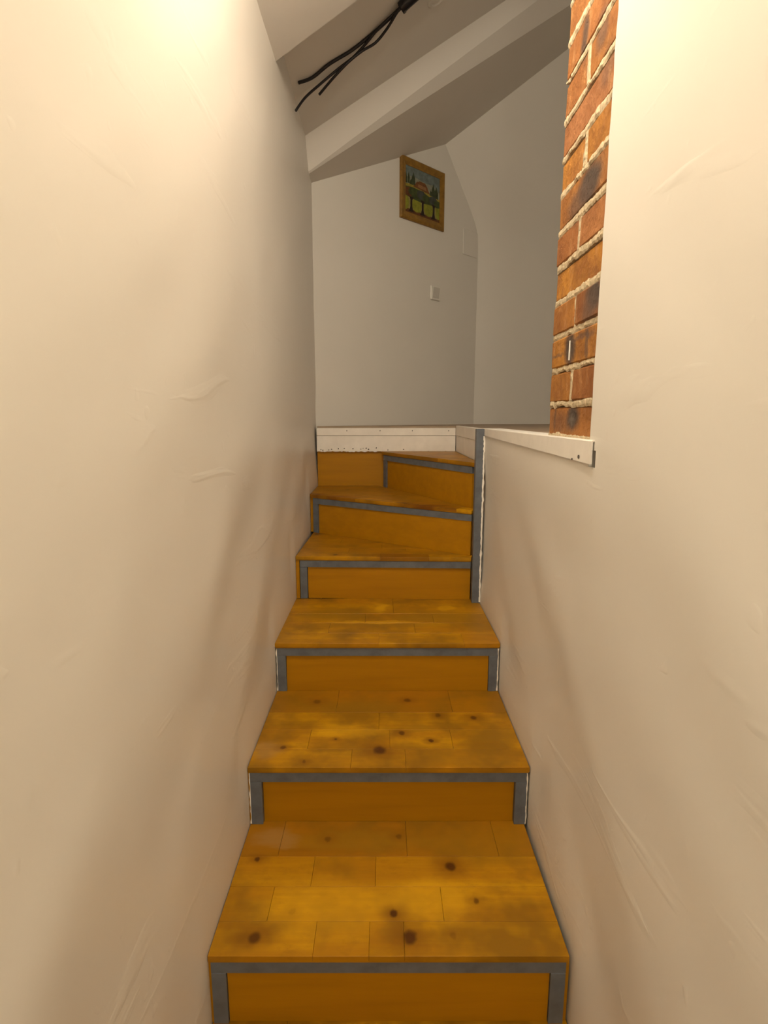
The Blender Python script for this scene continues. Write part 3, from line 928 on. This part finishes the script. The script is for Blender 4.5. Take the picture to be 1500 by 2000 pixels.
# painted canvas: flat shapes of paint laid over one another
paint = {}
def pm(key, base, var=0.25):
    paint[key] = mat_simple('paint_' + key, base, 0.55, 45, var, 0.2)
    return paint[key]
mats = [pm('sky', (0.14, 0.175, 0.165)), pm('haze', (0.24, 0.25, 0.18)), pm('hill', (0.30, 0.24, 0.035)), pm('hedge', (0.050, 0.070, 0.018), 0.4), pm('field', (0.24, 0.25, 0.022)),
        pm('trunk', (0.020, 0.010, 0.005)), pm('roof', (0.17, 0.065, 0.018)), pm('house', (0.30, 0.15, 0.06)), pm('cypress', (0.040, 0.055, 0.022), 0.4), pm('hedge_blue', (0.055, 0.062, 0.050), 0.4), pm('meadow_rim', (0.28, 0.24, 0.07)), pm('earth', (0.12, 0.045, 0.012))]
cw, ch = PWD - 2 * FW, PHT - 2 * FW
cv, cf, cm = [], [], []
layer = [0]
def shape(pts, mi):
    """pts in 0..1 of the canvas"""
    layer[0] += 1
    y = 0.006 + layer[0] * 0.00006
    s = len(cv)
    for (x, z) in pts:
        cv.append((FW - 0.003 + min(max(x, 0), 1) * (cw + 0.006), y, FW - 0.003 + min(max(z, 0), 1) * (ch + 0.006)))
    cf.append(tuple(range(s, s + len(pts)))); cm.append(mi)
def blob(cx_, cz_, rx, rz, mi, k=12, seed=0.0, rough=0.15):
    shape([(cx_ + rx * math.cos(2 * math.pi * q / k) * (1 + rough * noise.noise(Vector((q * 1.7, seed, 0)))), cz_ + rz * math.sin(2 * math.pi * q / k) * (1 + rough * noise.noise(Vector((q * 1.3, seed, 4))))) for q in range(k)], mi)
shape([(0, 0), (1, 0), (1, 1), (0, 1)], 0)
shape([(0, 0.55), (1, 0.50), (1, 0.66), (0.8, 0.78), (0.55, 0.76), (0.3, 0.80), (0, 0.78)], 1)
shape([(0, 0.40), (1, 0.40), (1, 0.52), (0.75, 0.56), (0.5, 0.63), (0.25, 0.64), (0, 0.61)], 2)
shape([(0.22, 0.60), (0.70, 0.56), (0.64, 0.66), (0.58, 0.72), (0.33, 0.73), (0.28, 0.66)], 6)
shape([(0.36, 0.62), (0.60, 0.60), (0.58, 0.69), (0.37, 0.70)], 7)
shape([(0.32, 0.69), (0.64, 0.67), (0.56, 0.755), (0.40, 0.755)], 6)
for (x, zb_, zt_, w_) in ((0.03, 0.62, 0.86, 0.03), (0.10, 0.63, 0.88, 0.03), (0.23, 0.63, 0.90, 0.05), (0.17, 0.62, 0.74, 0.04), (0.80, 0.54, 0.82, 0.05), (0.89, 0.52, 0.78, 0.06), (0.73, 0.54, 0.66, 0.04)):
    shape([(x - w_, zb_), (x + w_, zb_), (x + w_ * 0.9, zb_ + (zt_ - zb_) * 0.5), (x, zt_), (x - w_ * 0.9, zb_ + (zt_ - zb_) * 0.5)], 8)
shape([(0, 0), (1, 0), (1, 0.42), (0, 0.42)], 10)
shape([(0, 0), (1, 0), (1, 0.08), (0, 0.10)], 11)
for (x, w_) in ((0.02, 0.09), (0.33, 0.135), (0.66, 0.135), (0.97, 0.10)):
    blob(x, 0.22, w_, 0.155, 4, 14, x * 9)
shape([(0, 0.36), (0.2, 0.33), (0.5, 0.31), (0.8, 0.34), (1, 0.33), (1, 0.47), (0.7, 0.50), (0.45, 0.56), (0.2, 0.57), (0, 0.55)], 3)
for (x, z_, rx, rz, mi, sd) in ((0.10, 0.45, 0.12, 0.10, 11, 1.0), (0.22, 0.47, 0.13, 0.09, 3, 2.0), (0.45, 0.47, 0.13, 0.10, 9, 3.0), (0.62, 0.42, 0.14, 0.09, 3, 4.0), (0.80, 0.45, 0.13, 0.09, 9, 5.0), (0.92, 0.40, 0.10, 0.08, 3, 6.0)):
    blob(x, z_, rx, rz, mi, 12, sd, 0.3)
for x in (0.175, 0.495, 0.815):
    shape([(x - 0.085, 0.045), (x + 0.085, 0.045), (x + 0.045, 0.085), (x + 0.027, 0.16), (x + 0.027, 0.30), (x + 0.06, 0.36), (x - 0.06, 0.36), (x - 0.027, 0.30), (x - 0.027, 0.16), (x - 0.045, 0.085)], 5)
# board behind the paint
bs = len(cv)
bvv, bff = box_data(FW - 0.006, PWD - FW + 0.006, 0.002, 0.0058, FW - 0.006, PHT - FW + 0.006)
cv += bvv; cf += [tuple(k + bs for k in q) for q in bff]; cm += [0] * len(bff)
me = mesh_from('canvas', [mw @ Vector(v) for v in cv], cf)
co = link('canvas', me, mats, PIC)
for p, mi in zip(me.polygons, cm): p.material_index = mi
recentre(co)
co['label'] = 'painted landscape with three dark tree trunks over yellow-green fields'

# ------------------------------------------------------------------ light switch and cover plate
mw2 = wall_frame(0.887, 0.704)
SW = empty('light_switch', tuple(mw2 @ Vector((0, 0, 0))))
tag(SW, 'small white light switch on the partition wall below the painting', 'switch')
vv, ff = box_data(-0.042, 0.042, 0.0006, 0.010, 0, 0.083, 0.004)
add_local('plate', vv, ff, M['plastic'], SW, mw2)
vv = [(-0.029, 0.0102, 0.011), (0.029, 0.0102, 0.011), (0.029, 0.0102, 0.072), (-0.029, 0.0102, 0.072),
      (-0.028, 0.0112, 0.012), (0.028, 0.0112, 0.012), (0.028, 0.0190, 0.071), (-0.028, 0.0190, 0.071)]
ff = [(3, 2, 1, 0), (4, 5, 6, 7), (0, 1, 5, 4), (1, 2, 6, 5), (2, 3, 7, 6), (3, 0, 4, 7)]
add_local('rocker', vv, ff, M['rocker'], SW, mw2)

mw3 = wall_frame(1.213, 1.017)
CV = empty('cover_panel', tuple(mw3 @ Vector((0, 0, 0))))
tag(CV, 'plain white cover box high in the corner beside the painting', 'cover')
vv, ff = box_data(-0.072, 0.072, 0.0006, 0.007, 0, 0.150, 0.002)
add_local('lid', vv, ff, M['drywall'], CV, mw3)

# ------------------------------------------------------------------ loose cables in the ceiling recess
def tube(name, pts, r, mat, parent=None, seg=8, sub=8):
    P = [Vector(p) for p in pts]
    path = []
    for i in range(len(P) - 1):
        p0_, p1_, p2_, p3_ = P[max(i - 1, 0)], P[i], P[i + 1], P[min(i + 2, len(P) - 1)]
        for s in range(sub):
            t = s / sub
            path.append(0.5 * ((2 * p1_) + (-p0_ + p2_) * t + (2 * p0_ - 5 * p1_ + 4 * p2_ - p3_) * t * t + (-p0_ + 3 * p1_ - 3 * p2_ + p3_) * t ** 3))
    path.append(P[-1])
    vv, ff = [], []
    up = Vector((0.1, 0.9, 0.3))
    for i, p in enumerate(path):
        d = (path[min(i + 1, len(path) - 1)] - path[max(i - 1, 0)]).normalized()
        u = d.cross(up).normalized(); w = d.cross(u)
        for k in range(seg):
            a_ = 2 * math.pi * k / seg
            vv.append(tuple(p + (u * math.cos(a_) + w * math.sin(a_)) * r))
    for i in range(len(path) - 1):
        for k in range(seg):
            j = (k + 1) % seg
            ff.append((i * seg + k, i * seg + j, (i + 1) * seg + j, (i + 1) * seg + k))
    ff += [tuple(range(seg))[::-1], tuple(range((len(path) - 1) * seg, len(path) * seg))]
    o = add(name, vv, ff, mat, parent, smooth=True)
    return o
def rp(x, y, drop):
    """a point drop metres below the recessed ceiling strip"""
    return (x, y, Z(roofz(x, 1.258) - drop))

def hang(path, d0, end_drop):
    n_ = len(path)
    out = []
    for i, (x, y) in enumerate(path):
        e = max(0.0, 1 - i / 3.0)
        d = d0 + (end_drop - d0) * e * e
        k_ = (1.258 - d + K * 0.34) / (1.238 + K * 0.34)
        out.append(rp(x * k_, y * k_, d))
    return out
CA = [(-0.323, 2.306), (-0.274, 2.332), (-0.208, 2.327), (-0.124, 2.342), (-0.045, 2.336), (0.006, 2.326), (0.063, 2.310), (0.12, 2.285), (0.30, 2.26)]
CB = [(-0.358, 2.45), (-0.313, 2.414), (-0.249, 2.4), (-0.18, 2.39), (-0.12, 2.386), (-0.072, 2.364), (-0.019, 2.331), (0.063, 2.306), (0.12, 2.285), (0.30, 2.26)]
CC = [(-0.263, 2.458), (-0.204, 2.422), (-0.14, 2.394), (-0.086, 2.388), (-0.033, 2.397), (0.013, 2.365), (0.048, 2.32), (0.07, 2.308), (0.12, 2.285), (0.30, 2.26)]
BUN = empty('cable_bundle', rp(0.10, 2.292, 0.02))
tag(BUN, 'bundle of three loose black cables taped together under the recessed ceiling strip', 'cables')
for path, d0, de, r in ((CA, 0.008, 0.012, 0.0062), (CB, 0.020, 0.100, 0.0050), (CC, 0.032, 0.036, 0.0050)):
    tube('cable', hang(path, d0, de), r, M['rubber'], BUN)
tube('sleeve', [rp(0.062, 2.303, 0.027), rp(0.10, 2.289, 0.027), rp(0.30, 2.255, 0.027)], 0.0205, M['tape'], BUN, seg=12)
tube('tape_band', [rp(0.0655, 2.3015, 0.027), rp(0.0715, 2.2995, 0.027)], 0.0213, M['screw'], BUN, seg=12, sub=2)

# faint round ceiling rose beside the sleeve
vv, ff = [], []
prof = [(0.0, 0.004), (0.030, 0.004), (0.034, 0.008), (0.042, 0.008), (0.046, 0.0005)]
cxr, cyr = 0.209, 2.426
nr = Vector((-K, 0, 1)).normalized(); ur = Vector((1, 0, K)).normalized(); wr_ = Vector((0, 1, 0))
c0 = Vector(rp(cxr, cyr, 0))
SEG = 24
for r_, h_ in prof[1:]:
    for k in range(SEG):
        a_ = 2 * math.pi * k / SEG
        vv.append(tuple(c0 - nr * h_ + (ur * math.cos(a_) + wr_ * math.sin(a_)) * r_))
for q in range(len(prof) - 2):
    for k in range(SEG):
        j = (k + 1) % SEG
        ff.append((q * SEG + k, q * SEG + j, (q + 1) * SEG + j, (q + 1) * SEG + k))
ff += [tuple(range(SEG)), tuple(range((len(prof) - 2) * SEG, (len(prof) - 1) * SEG))[::-1]]
tag(add('ceiling_rose', vv, ff, M['ceiling'], smooth=False), 'pale round ceiling rose in the recess next to the cable sleeve', 'ceiling rose')
